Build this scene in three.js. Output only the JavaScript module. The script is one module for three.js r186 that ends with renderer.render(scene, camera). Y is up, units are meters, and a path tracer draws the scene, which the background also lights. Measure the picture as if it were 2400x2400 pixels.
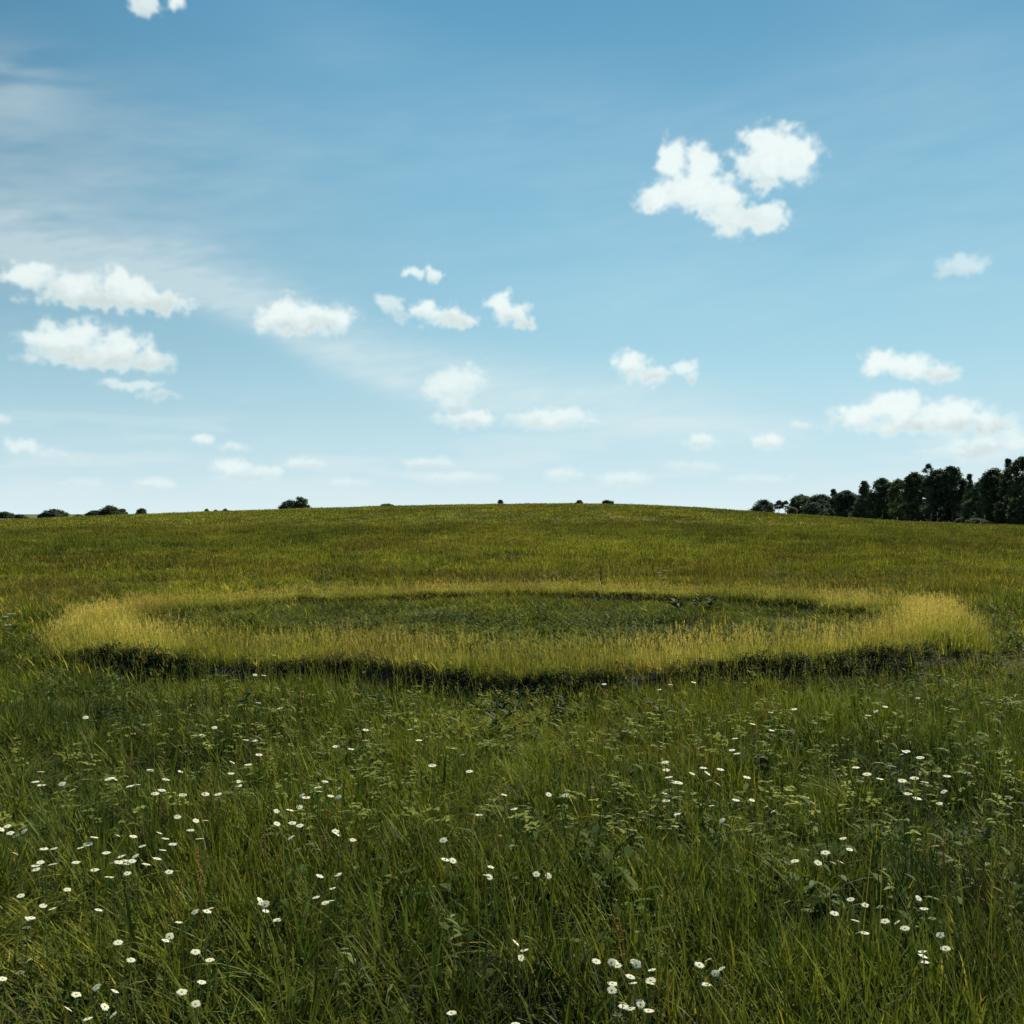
import * as THREE from 'three';
import { mergeGeometries } from 'three/addons/utils/BufferGeometryUtils.js';

// ---------------------------------------------------------------- camera, sky, sun, exposure
const scene = new THREE.Scene();
const EYE = 1.75;
const camera = new THREE.PerspectiveCamera(50, 1, 0.05, 6000);
camera.position.set(0, EYE, 0);
camera.rotation.x = THREE.MathUtils.degToRad(0.09);
const renderer = new THREE.WebGLRenderer({ antialias: true });
renderer.toneMapping = THREE.LinearToneMapping;
const EXPOSURE = 1.3;
renderer.toneMappingExposure = EXPOSURE;
renderer.shadowMap.enabled = true;

const SUN_AZ = 38, SUN_EL = 42;               // degrees, azimuth to the right of the view
const rad = THREE.MathUtils.degToRad;
const sunDir = new THREE.Vector3(Math.sin(rad(SUN_AZ)) * Math.cos(rad(SUN_EL)), Math.sin(rad(SUN_EL)), -Math.cos(rad(SUN_AZ)) * Math.cos(rad(SUN_EL)));
const sun = new THREE.DirectionalLight(new THREE.Color().setRGB(1, 0.93, 0.76), 4.7);
sun.name = 'sun';
sun.position.copy(sunDir).multiplyScalar(200);
sun.target.position.set(0, 0, -30);
sun.castShadow = true;
Object.assign(sun.shadow.camera, { left: -120, right: 120, top: 120, bottom: -120, near: 1, far: 500 });
scene.add(sun, sun.target);

// ---------------------------------------------------------------- noise and random numbers
function rng(seed) { let s = seed | 0; return () => { s = (s + 0x6d2b79f5) | 0; let t = Math.imul(s ^ (s >>> 15), 1 | s); t = (t + Math.imul(t ^ (t >>> 7), 61 | t)) ^ t; return ((t ^ (t >>> 14)) >>> 0) / 4294967296; }; }
const LAT = new Float32Array(65536); { const r = rng(77); for (let i = 0; i < 65536; i++) LAT[i] = r(); }
function vnoise(x, y) {
  const ix = Math.floor(x), iy = Math.floor(y); let fx = x - ix, fy = y - iy;
  fx = fx * fx * (3 - 2 * fx); fy = fy * fy * (3 - 2 * fy);
  const h = (a, b) => LAT[((a & 255) | ((b & 255) << 8))];
  const a = h(ix, iy), b = h(ix + 1, iy), c = h(ix, iy + 1), d = h(ix + 1, iy + 1);
  return a + (b - a) * fx + (c - a) * fy + (a - b - c + d) * fx * fy;
}
function fbm(x, y, n = 4) { let s = 0, a = 0.5, t = 0; for (let i = 0; i < n; i++) { s += a * vnoise(x, y); t += a; a *= 0.5; const nx = x * 1.63 - y * 1.13 + 17.3; y = x * 1.13 + y * 1.63 + 5.7; x = nx; } return s / t; }
const sstep = (a, b, x) => { const t = Math.min(1, Math.max(0, (x - a) / (b - a))); return t * t * (3 - 2 * t); };
const lerp = (a, b, t) => a + (b - a) * t;
const mix3 = (a, b, t) => [lerp(a[0], b[0], t), lerp(a[1], b[1], t), lerp(a[2], b[2], t)];
const s2l = (c) => c.map((v) => { v /= 255; return v <= 0.04045 ? v / 12.92 : ((v + 0.055) / 1.055) ** 2.4; });

// ---------------------------------------------------------------- the sky: clear air, fair-weather cumulus, thin cirrus
// each cloud is a list of lobes: azimuth, elevation, half width, half height (degrees), density
const CLOUDS = [
  [[8.27,17.7,0.81,0.96,1],[9.69,17.39,1.01,0.89,1],[9.21,16.28,2.02,0.96,1],[7.39,15.85,1.02,0.55,1],[10.56,15.59,1.34,0.75,1],[11.89,14.7,1.59,0.74,1],[13.4,14.62,0.85,0.74,1]],
  [[13.4,17.78,1.77,1.21,1],[14.51,17.34,1.17,1,1],[12.88,18.37,1.18,0.61,1],[12.35,17.36,0.92,0.81,1],[13.07,16.45,0.72,0.47,0.8]],
  [[-23.63,11.24,1.39,0.63,0.9],[-21.98,10.88,1.67,0.77,1],[-19.56,11.05,1.47,0.91,1],[-17.83,10.4,1.5,0.58,1],[-20.3,10.37,3.65,0.57,0.9]],
  [[-22.45,8.11,1.77,0.97,1],[-21.5,8.41,1.2,0.98,1],[-19.81,8.12,1.71,0.91,1],[-18.08,7.56,1.25,0.58,1],[-20.78,7.44,3.14,0.57,1]],
  [[-19.07,6.36,1.48,0.26,0.6],[-17.83,5.88,0.88,0.26,0.45]],
  [[-11.62,10.17,1.46,0.87,1],[-9.75,9.96,1.61,0.76,1],[-11.09,9.53,2.13,0.54,0.8]],
  [[-6.36,10.71,0.77,0.49,0.6],[-5.68,10.19,0.6,0.33,0.5]],
  [[-4.99,12.4,0.47,0.3,0.8],[-4.03,12.26,0.33,0.39,0.8]],
  [[-4.58,10.48,0.77,0.55,1],[-3.34,10.17,1.38,0.61,1],[-2.38,9.97,0.61,0.41,1]],
  [[-0.72,10.78,0.72,0.66,1],[-0.17,10.38,1.05,0.61,1],[0.66,9.89,0.72,0.28,0.9]],
  [[-2.79,6.99,1.52,0.88,0.7],[-3.76,6.3,1.1,0.5,0.6],[-2.93,5.76,0.83,1.24,0.55]],
  [[-2.38,4.94,1.93,0.44,0.8],[1.77,4.94,2.49,0.61,0.75]],
  [[6.17,7.77,0.98,0.69,1],[7.13,7.08,1.14,0.49,1]],
  [[8.89,7.53,0.65,0.41,0.75],[9.29,6.91,0.43,0.41,0.6]],
  [[18.4,7.42,0.9,0.68,1],[19.76,7.23,1.23,0.62,1],[21.21,6.78,0.96,0.46,0.85]],
  [[17.52,4.85,1.51,0.58,1],[19.27,5.19,1.48,0.84,1],[21.69,4.85,1.67,0.82,1],[23.58,4.28,1.28,0.71,1],[20.97,4.36,3.86,0.57,1]],
  [[23.11,3.16,1.87,0.64,0.7],[24.5,3.5,0.92,0.63,0.7]],
  [[22.17,11.8,1.14,0.51,0.5]],
  [[-18.45,23.94,0.67,0.68,0.75],[-17.07,24.06,0.46,0.42,0.9]],
  [[-24.04,3.26,0.78,0.33,0.65],[-22.69,2.86,0.71,0.23,0.5],[-21.55,2.76,0.53,0.18,0.45]],
  [[-24.89,4.49,0.41,0.3,0.5]],
  [[-15.75,3.7,0.56,0.29,0.75]],
  [[-14.25,3.38,0.83,0.21,0.5]],
  [[-14.25,2.44,1.35,0.4,0.75],[-12.68,2.14,1.11,0.4,0.65],[-13.47,1.86,1.52,0.3,0.5]],
  [[-10.56,2.59,1.2,0.3,0.6]],
  [[-18.08,1.48,1.1,0.32,0.55]],
  [[-21.5,1.52,1.08,0.23,0.3]],
  [[-4.45,2.65,1.48,0.3,0.55]],
  [[-2.93,1.91,2.26,0.36,0.5]],
  [[2.74,2.05,1.05,0.39,0.55]],
  [[5.9,1.82,1.48,0.41,0.55]],
  [[-8.4,1.62,1.08,0.3,0.4]],
  [[9.83,3.71,0.97,0.44,0.7]],
  [[13.15,3.66,0.87,0.43,0.8]],
  [[14.71,4.39,0.65,0.21,0.45]],
  [[21.69,3.01,1.67,0.31,0.45]],
  [[9.43,2.43,1.62,0.27,0.35]],
  [[12.89,1.73,1.84,0.27,0.35]],
];
function buildSky() {
  const W = 4096, H = 2048, D = 360 / W, data = new Float32Array(W * H * 4);
  const stops = [[0, s2l([222, 240, 244])], [1.5, s2l([209, 233, 240])], [4, s2l([194, 227, 237])], [7, s2l([175, 218, 233])], [10, s2l([155, 206, 227])], [14, s2l([135, 192, 219])], [19, s2l([114, 175, 207])], [25, s2l([97, 158, 194])], [45, s2l([74, 136, 178])], [90, s2l([62, 120, 166])]];
  const base = (el) => { let i = 0; while (i < stops.length - 2 && el > stops[i + 1][0]) i++; const t = Math.min(1, Math.max(0, (el - stops[i][0]) / (stops[i + 1][0] - stops[i][0]))); return mix3(stops[i][1], stops[i + 1][1], t); };
  const rows = []; for (let r = 0; r < H; r++) rows.push(base(Math.max(0, (r + 0.5) * D - 90)));
  const clouds = CLOUDS.map((c) => c.map((l) => l.slice()));
  // the same kind of clouds goes on all round, outside the view as well
  const r = rng(4242);
  for (let k = 0; k < 150; k++) {
    const az = -180 + 360 * r(), el = 1.5 + 32 * r() ** 1.5, size = 0.6 + 1.1 * r() + el * 0.05;
    if (Math.abs(az) < 31 && el < 27) continue;
    const lobes = [], n = 3 + Math.floor(r() * 4), flat = el < 8 ? 0.35 : 0.55, a = el < 5 ? 0.6 : 1;
    for (let i = 0; i < n; i++) lobes.push([az + (r() - 0.5) * size * 3 / Math.cos(rad(el)), el + (r() - 0.3) * size * flat, size * (0.6 + 0.6 * r()), size * flat * (0.6 + 0.5 * r()), a]);
    clouds.push(lobes);
  }
  const F = new Float32Array(W * H).fill(-9), A = new Float32Array(W * H), V = new Float32Array(W * H);
  for (const lobes of clouds) {
    const lo = Math.min(...lobes.map((l) => l[1] - l[3])), hi = Math.max(...lobes.map((l) => l[1] + l[3]));
    for (const [az, el, rx, ry, a] of lobes) {
      const col = (deg) => Math.round((deg - 90 + 180) / D), row = (deg) => Math.round((deg + 90) / D);
      for (let y = row(el - ry * 1.7); y <= row(el + ry * 1.7); y++) {
        if (y <= H / 2 || y >= H) continue;
        const e = (y + 0.5) * D - 90;
        for (let x = col(az - rx * 1.7); x <= col(az + rx * 1.7); x++) {
          const dx = ((x + 0.5) * D - 90 - az) / rx, dy = (e - el) / ry, f = 1 - Math.sqrt(dx * dx + dy * dy), i = y * W + ((x % W) + W) % W;
          const old = F[i];
          if (old < -5) { F[i] = f; A[i] = a; } else { const m = Math.max(old, f), d = Math.abs(old - f); if (f > old) A[i] = lerp(A[i], a, Math.min(1, d * 3 + 0.3)); F[i] = m + Math.max(0, 0.25 - d) ** 2 * 0.9; }
          if (f >= old - 0.02) V[i] = (e - lo) / (hi - lo);
        }
      }
    }
  }
  const path = [[-40, 13.2], [-28, 12.6], [-17, 11.4], [-13.2, 10.1], [-10, 8.3], [-6, 6.9], [-1.8, 5.9], [3.7, 5.1], [9.2, 4.3], [16, 3.4]];
  const white = s2l([240, 252, 250]), grey = s2l([206, 220, 220]), veil = s2l([222, 238, 240]);
  for (let y = 0; y < H; y++) {
    const el = (y + 0.5) * D - 90, up = Math.max(0, el), b = rows[y], ce = Math.cos(rad(el)), se = Math.sin(rad(el));
    for (let x = 0; x < W; x++) {
      const i = y * W + x, az = ((x + 0.5) * D - 90 + 540) % 360 - 180;
      let c = b;
      if (el > -0.2) {
        const cosS = ce * Math.sin(rad(az)) * sunDir.x + se * sunDir.y - ce * Math.cos(rad(az)) * sunDir.z * 1, ang = Math.acos(Math.min(1, Math.max(-1, cosS))) * 57.2958;
        const g = 1 - 0.5 * sstep(40, 70, ang) * sstep(-2, 20, up), glow = 0.3 * Math.exp(-ang / 8);
        c = [b[0] * g * (1 - 0.12 * (1 - g)) + glow, b[1] * g + glow, b[2] * (1 - (1 - g) * 0.9) + glow];
        // thin high cirrus: a drawn-out band and a broad weak veil
        const wob = (fbm(az * 0.06 + 9, el * 0.12, 3) - 0.5) * 4, st = fbm(az * 0.16 + el * 0.5 + 40, el * 1.1 - az * 0.22, 4), fine = fbm(az * 0.7 + el * 1.2, el * 4.2 - az * 0.9 + 70, 3);
        let band = 0;
        if (az > -40 && az < 16) { let k = 0; while (az > path[k + 1][0]) k++; const t = (az - path[k][0]) / (path[k + 1][0] - path[k][0]), pe = lerp(path[k][1], path[k + 1][1], t), d = (el - pe - wob * 0.15) / (el > pe ? 2.1 : 0.9); band = Math.exp(-d * d) * sstep(-40, -20, az) * (1 - sstep(6, 16, az)); }
        const far = sstep(0.46, 0.72, fbm(az * 0.035 + 3.3, el * 0.09 + 1.7, 3)) * sstep(3, 9, up) * (1 - sstep(20, 40, up));
        const left = Math.exp(-(((az + 26) / 13) ** 2) - (((el - 15) / 5) ** 2));
        const corner = Math.exp(-(((az + 24.6) / 2.6) ** 2) - (((el - 19.3) / 1.7) ** 2)) * sstep(0.3, 0.6, st);
        const ci = Math.min(0.75, band * (0.36 + 0.55 * st) * (0.6 + 0.8 * fine) + (0.15 * far + 0.22 * left) * (0.35 + 0.9 * st) * (0.8 + 0.4 * fine) + 0.34 * corner + 0.4 * sstep(0.47, 0.70, fbm(az * 0.22 + 8, el * 1.5 + 90, 4)) * sstep(0.2, 1, up) * (1 - sstep(3, 7, up)));
        c = mix3(c, veil.map((v) => v * (0.72 + 0.28 * g)), ci * 0.85);
        const ws = Math.min(1, 0.3 + up * 0.06), fx = Math.round((fbm(az * 2.3 + 5, el * 2.3 + 60, 3) - 0.5) * 10 * ws), fy = Math.round((fbm(az * 2.3 + 77, el * 2.3 + 9, 3) - 0.5) * 8 * ws);
        const f = F[Math.min(H - 1, Math.max(0, y + fy)) * W + ((x + fx) % W + W) % W], al = A[Math.min(H - 1, Math.max(0, y + fy)) * W + ((x + fx) % W + W) % W];
        if (f > -0.8) {
          const ca = az * Math.cos(rad(up)), n = fbm(ca * 1.5 + 31, el * 1.9 + 11, 5), m = fbm(ca * 5 + 3, el * 6 + 8, 4);
          const dens = f * 1.3 + (el > 13.5 ? 0.32 : 0.2) + (n - 0.5) * 0.95 + (m - 0.5) * 0.6, low = el < 5 ? 1.0 : 0.8, a = sstep(-0.06, low, dens) * Math.min(1, al * 1.12);
          const inner = sstep(0.25, 1.0, dens), under = inner * (1 - sstep(0.1, 0.62, V[i] + (n - 0.5) * 0.7)) * (el < 12 ? 0.85 : 0.4);
          const lit = mix3(mix3(white, c, 0.12 * (1 - inner)), grey, Math.min(1, under + 0.12 * (m > 0.55 ? (m - 0.55) * 6 : 0)));
          c = mix3(c, lit.map((v) => v * (0.86 + 0.14 * g)), a * 0.97);
        }
      }
      const o = i * 4; data[o] = c[0] / EXPOSURE; data[o + 1] = c[1] / EXPOSURE; data[o + 2] = c[2] / EXPOSURE; data[o + 3] = 1;
    }
  }
  const t = new THREE.DataTexture(data, W, H, THREE.RGBAFormat, THREE.FloatType);
  t.mapping = THREE.EquirectangularReflectionMapping; t.magFilter = THREE.LinearFilter; t.minFilter = THREE.LinearFilter; t.colorSpace = THREE.LinearSRGBColorSpace; t.needsUpdate = true;
  return t;
}
const skyTex = buildSky();
scene.background = skyTex;
scene.environment = skyTex;

// ---------------------------------------------------------------- the land: a flat meadow, a low ring-shaped bank, a rounded hill behind
const RING = { x: 0.09, z: -16.6, R: 6.08 };
const CREST = [[-400, -1], [-140, 0], [-90, 0.3], [-51, 0.95], [-34, 1.66], [-12.8, 2.36], [0, 2.62], [8.5, 2.62], [17, 2.28], [23.5, 1.78], [34, 1.08], [42.7, 0.57], [51, 0.3], [75, 0], [150, -0.3], [400, -1]];
function crest(x) {
  let k = 0; while (k < CREST.length - 2 && x > CREST[k + 1][0]) k++;
  const P = (i) => CREST[Math.min(CREST.length - 1, Math.max(0, i))], [x0, y0] = P(k - 1), [x1, y1] = P(k), [x2, y2] = P(k + 1), [x3, y3] = P(k + 2);
  if (x <= CREST[0][0] || x >= CREST[CREST.length - 1][0]) return -1;
  const h = x2 - x1, t = (x - x1) / h, m1 = x1 === x0 ? 0 : (y2 - y0) / (x2 - x0) * h, m2 = x3 === x2 ? 0 : (y3 - y1) / (x3 - x1) * h, t2 = t * t, t3 = t2 * t;
  return (2 * t3 - 3 * t2 + 1) * y1 + (t3 - 2 * t2 + t) * m1 + (-2 * t3 + 3 * t2) * y2 + (t3 - t2) * m2;
}
function ringCoord(x, z) {
  const dx = x - RING.x, dz = z - RING.z, th = Math.atan2(dz, dx);          // th = +90 degrees: the side next to the camera
  const near = 0.5 + 0.5 * Math.sin(th), w = (vnoise(Math.cos(th) * 3 + 20, Math.sin(th) * 3 + 20) - 0.5) * 0.3 + (vnoise(Math.cos(th) * 9 + 50, Math.sin(th) * 9 + 50) - 0.5) * 0.16;
  return { t: Math.hypot(dx, dz) - RING.R - w, near, th };
}
function bank(x, z) {
  const d = Math.hypot(x - RING.x, z - RING.z); if (Math.abs(d - RING.R) > 1.6) return 0;
  const { t, near, th } = ringCoord(x, z), hgt = lerp(0.14, 0.25, near) * (0.8 + 0.4 * vnoise(Math.cos(th) * 5 + 90, Math.sin(th) * 5 + 90));
  return hgt * sstep(lerp(-0.62, -0.95, near), lerp(-0.38, -0.35, near), t) * (1 - sstep(0.16, 0.56, t)) - 0.05 * Math.exp(-(((t - 0.9) / 0.22) ** 2));
}
function land(x, z) {
  const d = -z, s = Math.min(1, Math.max(0, (d - 22) / 88)), S = s * s * (3 - 2 * s) * (1 - 0.45 * sstep(116, 300, d));
  const tilt = 0.006 * Math.max(-14, Math.min(14, x)) * (1 - sstep(20, 45, d)) * sstep(3, 12, d);
  return crest(x * 110 / Math.max(110, d * 0.55 + 50)) * S + tilt + (vnoise(x * 0.5 + 40, z * 0.5 + 40) - 0.5) * 0.09 + (vnoise(x * 1.7, z * 1.7) - 0.5) * 0.035 + bank(x, z);
}

// plant colours over the meadow (reflectance, linear): mixtures of sward species in patches
const GREEN_D = [0.056, 0.086, 0.011], GREEN = [0.132, 0.165, 0.013], YELLOW_G = [0.22, 0.235, 0.018], OLIVE = [0.15, 0.135, 0.018], RUST = [0.17, 0.085, 0.02], STRAW = [0.41, 0.41, 0.08];
// the colours shift with distance from the camera; noise makes the transitions ragged
function sward(x, z) {
  const d = -z + (fbm(x * 0.13 + 51, z * 0.13 + 12, 3) - 0.5) * 26 * sstep(14, 30, -z), a = fbm(x * 0.11 + 7, z * 0.16 + 3, 3), b = fbm(x * 0.45 + 2, z * 0.45 + 9, 3), c = fbm(x * 1.6 + 1, z * 1.6 + 6, 2);
  let col = mix3(GREEN_D, GREEN, sstep(0.25, 0.62, 0.5 * b + 0.5 * c));
  const field = sstep(17, 27, d), yel = sstep(0.40, 0.66, 0.55 * a + 0.45 * b + 0.2 * field * (1 - sstep(34, 52, d)));
  col = mix3(col, YELLOW_G, yel * lerp(0.5, 0.85, field));
  col = mix3(col, OLIVE, sstep(0.5, 0.68, fbm(x * 0.2 + 60, z * 0.3 + 31, 3)) * lerp(0.12, 0.6, field));
  col = mix3(col, RUST, sstep(0.66, 0.78, fbm(x * 1.5 + 130, z * 1.5 + 57, 3)) * 0.4);
  const inside = Math.hypot(x - RING.x, z - RING.z) < RING.R - 0.6 ? 0.6 : 0; col = mix3(col, mix3(GREEN_D, GREEN, b), inside);
  const far = sstep(40, 75, d);
  col = mix3(col, mix3([0.17, 0.19, 0.018], [0.20, 0.175, 0.02], b), far * 0.75);
  const k = lerp(1, 0.62 + 0.76 * fbm(x * 0.3 + 21, z * 0.11 + 63, 4), sstep(18, 30, d)) * lerp(1, 0.55 + 0.9 * fbm(x * 1.1 + 4, z * 0.8 + 3, 2), 0.7);
  return [col[0] * k, col[1] * k, col[2] * k];
}
const allShadows = (o) => { o.traverse((m) => { if (m.isMesh) { m.castShadow = true; m.receiveShadow = true; } }); return o; };
const USED = new Map();
const numbered = (name) => { const n = USED.get(name) ?? 0; USED.set(name, n + 1); return n ? `${name}_${String(n).padStart(3, '0')}` : name; };
function tag(o, label, category, group, kind) { if (label) o.userData.label = label; if (category) o.userData.category = category; if (group) o.userData.group = group; if (kind) o.userData.kind = kind; return o; }

// one sheet of ground to the horizon; its lines lie closer together where the bank and the hill are
{
  const lines = (list) => { const v = []; for (const [a, b, step] of list) for (let x = a; x < b - 1e-6; x += step) v.push(x); v.push(list[list.length - 1][1]); return v; };
  const xs = lines([[-3000, -400, 260], [-400, -120, 20], [-120, -20, 1.25], [-20, -8, 0.3], [-8, 8, 0.1], [8, 20, 0.3], [20, 120, 1.25], [120, 400, 20], [400, 3000, 260]]);
  const zs = lines([[-3000, -400, 260], [-400, -180, 10], [-180, -60, 1.25], [-60, -24, 0.4], [-24, -8.5, 0.1], [-8.5, 0, 0.2], [0, 12, 1], [12, 120, 12], [120, 3000, 360]]);
  const nx = xs.length, nz = zs.length, pos = new Float32Array(nx * nz * 3), col = new Float32Array(nx * nz * 3), uv = new Float32Array(nx * nz * 2), idx = [];
  for (let j = 0; j < nz; j++) for (let i = 0; i < nx; i++) {
    const x = xs[i], z = zs[j], k = j * nx + i, y = land(x, z);
    pos.set([x, y, z], k * 3); uv.set([x, z], k * 2);
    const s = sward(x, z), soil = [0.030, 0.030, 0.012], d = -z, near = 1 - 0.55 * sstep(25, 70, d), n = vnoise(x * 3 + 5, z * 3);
    let gc = mix3(s.map((v) => v * 0.6), soil, near * (0.45 + 0.4 * n)); if (d > 8 && d < 25) { const q = ringCoord(x, z).t; gc = mix3(gc, [0.026, 0.022, 0.013], sstep(0.05, 0.2, q) * (1 - sstep(0.5, 0.75, q))); }  // dark earth on the outer bank face; its shade is painted in as well
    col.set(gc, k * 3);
    if (i < nx - 1 && j < nz - 1) idx.push(k, k + nx, k + 1, k + 1, k + nx, k + nx + 1);
  }
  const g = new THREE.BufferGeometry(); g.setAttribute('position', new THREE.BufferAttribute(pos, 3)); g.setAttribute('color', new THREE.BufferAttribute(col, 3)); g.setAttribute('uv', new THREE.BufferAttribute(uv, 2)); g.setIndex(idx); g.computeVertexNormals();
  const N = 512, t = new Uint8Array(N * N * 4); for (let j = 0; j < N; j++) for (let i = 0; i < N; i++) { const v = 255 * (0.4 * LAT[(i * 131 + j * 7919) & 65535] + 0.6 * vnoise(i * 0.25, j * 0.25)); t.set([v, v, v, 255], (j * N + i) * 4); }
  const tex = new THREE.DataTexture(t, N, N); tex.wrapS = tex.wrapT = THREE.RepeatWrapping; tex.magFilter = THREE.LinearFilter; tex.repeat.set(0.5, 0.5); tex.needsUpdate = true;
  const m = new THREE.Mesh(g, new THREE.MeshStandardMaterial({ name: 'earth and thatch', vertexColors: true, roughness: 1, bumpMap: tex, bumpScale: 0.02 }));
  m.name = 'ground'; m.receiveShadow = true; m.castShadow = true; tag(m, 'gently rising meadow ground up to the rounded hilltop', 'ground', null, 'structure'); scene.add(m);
}

// ---------------------------------------------------------------- grass
const leafy = (name, through = 0.45, rough = 0.85, color = 0xffffff) => new THREE.MeshPhysicalMaterial({ name, color, vertexColors: true, roughness: rough, transmission: through, thickness: 0, specularIntensity: 0.15, side: THREE.DoubleSide });
class Blades {
  constructor() { this.p = []; this.n = []; this.c = []; this.i = []; }
  // a ribbon from a base point: heading, length, width, how far it leans and droops
  ribbon(x, y, z, head, len, wid, lean, droop, col, segs = 4, twist = 0, tipw = 0.08) {
    const cx = Math.cos(head), cz = Math.sin(head), k0 = this.p.length / 3; let px = 0, py = 0, a = lean;
    for (let s = 0; s <= segs; s++) {
      const t = s / segs, w = wid * 0.5 * (t < 0.35 ? 0.75 + 0.7 * t : Math.max(tipw, 1 - ((t - 0.35) / 0.65) ** 1.6)), tw = head + Math.PI / 2 + twist * t, sx = Math.cos(tw) * w, sz = Math.sin(tw) * w;
      const ox = x + cx * px, oz = z + cz * px, oy = y + py, nx = -Math.cos(a) * cx, nz = -Math.cos(a) * cz, ny = Math.sin(a);
      this.p.push(ox - sx, oy, oz - sz, ox + sx, oy, oz + sz); this.n.push(nx, ny, nz, nx, ny, nz); this.c.push(...col, ...col);
      if (s < segs) { const k = k0 + s * 2; this.i.push(k, k + 1, k + 2, k + 1, k + 3, k + 2); }
      a += droop / segs; px += Math.sin(a) * len / segs; py += Math.cos(a) * len / segs;
    }
    return [x + cx * px, y + py, z + cz * px];
  }
  leaf(x, y, z, head, pitch, len, wid, col, fold = 0.25) {      // a broad pointed leaf of six faces
    const cx = Math.cos(head), cz = Math.sin(head), sx = -cz, sz = cx, k = this.p.length / 3, put = (u, v, h) => { const f = u * Math.cos(pitch) - h * Math.sin(pitch), g = u * Math.sin(pitch) + h * Math.cos(pitch); this.p.push(x + cx * f + sx * v, y + g, z + cz * f + sz * v); this.n.push(-cx * Math.sin(pitch), Math.cos(pitch), -cz * Math.sin(pitch)); this.c.push(...col); };
    put(0, 0, 0); put(len * 0.3, -wid * 0.42, wid * fold); put(len * 0.33, 0, 0); put(len * 0.3, wid * 0.42, wid * fold); put(len * 0.68, -wid * 0.34, wid * fold * 0.8 - len * 0.04); put(len * 0.7, 0, -len * 0.04); put(len * 0.68, wid * 0.34, wid * fold * 0.8 - len * 0.04); put(len, 0, -len * 0.12);
    this.i.push(k, k + 2, k + 1, k, k + 3, k + 2, k + 1, k + 2, k + 4, k + 2, k + 5, k + 4, k + 2, k + 3, k + 6, k + 2, k + 6, k + 5, k + 4, k + 5, k + 7, k + 5, k + 6, k + 7);
  }
  get geometry() { const g = new THREE.BufferGeometry(); g.setAttribute('position', new THREE.Float32BufferAttribute(this.p, 3)); g.setAttribute('normal', new THREE.Float32BufferAttribute(this.n, 3)); g.setAttribute('color', new THREE.Float32BufferAttribute(this.c, 3)); g.setIndex(this.i); return g; }
}
const tintOf = (r, amt) => { const v = 1 + (r() - 0.5) * amt, h = (r() - 0.5) * 0.35; return [v * (1 + h), v, v * (1 - h * 0.6)]; };
function tuft(seed, { n, len, wid, spread, lean = 0.5, droop = 1.1, segs = 4, stalks = 0, vary = 1.1, dry = 0.06 }) {
  const r = rng(seed), b = new Blades();
  for (let i = 0; i < n; i++) {
    const a = r() * 6.283, q = spread * Math.sqrt(r()), head = a + (r() - 0.5) * 2.4;
    let c = tintOf(r, vary); if (r() < dry) c = [c[0] * 2.6, c[1] * 1.9, c[2] * 2.2];
    b.ribbon(Math.cos(a) * q, -0.02, Math.sin(a) * q, head, lerp(len[0], len[1], r() ** 0.8), lerp(wid[0], wid[1], r()), lean * r() * 0.8, droop * (r() ** 1.3) * 1.2, c, segs, (r() - 0.5) * 2);
  }
  for (let i = 0; i < stalks; i++) {                              // flowering stalk with a narrow plume
    const a = r() * 6.283, q = spread * r(), L = len[1] * (1.05 + 0.5 * r()), c = [1.7, 1.35, 1.5], head = r() * 6.283, top = b.ribbon(Math.cos(a) * q, 0, Math.sin(a) * q, head, L, wid[0] * 0.6, 0.15 * r(), 0.35 * r(), c, 3, 0, 0.7);
    for (let k = 0; k < 5; k++) b.ribbon(top[0], top[1] - L * 0.05 * k, top[2], r() * 6.283, L * 0.1, wid[0] * 1.2, 0.5, 0.3, [2.1, 1.55, 1.9], 1);
  }
  return b.geometry;
}
function scatter(parent, name, geos, material, list, kind = 'stuff') {      // list: x, y, z, turn, tilt, tilt heading, scale across, scale up, r, g, b
  const per = geos.map(() => []); list.forEach((p, i) => per[(Math.imul(i + 1, 2654435761) >>> 8) % geos.length].push(p));
  const M = new THREE.Matrix4(), Q = new THREE.Quaternion(), T = new THREE.Quaternion(), Y = new THREE.Vector3(0, 1, 0), C = new THREE.Color();
  geos.forEach((g, k) => {
    const m = new THREE.InstancedMesh(g, material, per[k].length); m.name = name;
    per[k].forEach(([x, y, z, turn, tilt, th, sx, sy, cr, cg, cb], i) => {
      Q.setFromAxisAngle(Y, turn); T.setFromAxisAngle(new THREE.Vector3(Math.cos(th), 0, Math.sin(th)), tilt).multiply(Q);
      m.setMatrixAt(i, M.compose(new THREE.Vector3(x, y, z), T, new THREE.Vector3(sx, sy, sx))); m.setColorAt(i, C.setRGB(cr, cg, cb));
    });
    m.castShadow = m.receiveShadow = true; m.userData.kind = kind; parent.add(m);
  });
}
const meadow = new THREE.Group(); meadow.name = 'meadow_grass'; tag(meadow, 'dense green and yellowing grass covering the whole meadow', 'grass', null, 'stuff'); scene.add(meadow);
const bladeMat = leafy('grass blades');
const halfWidth = (d) => 0.68 * d + 3;
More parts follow.
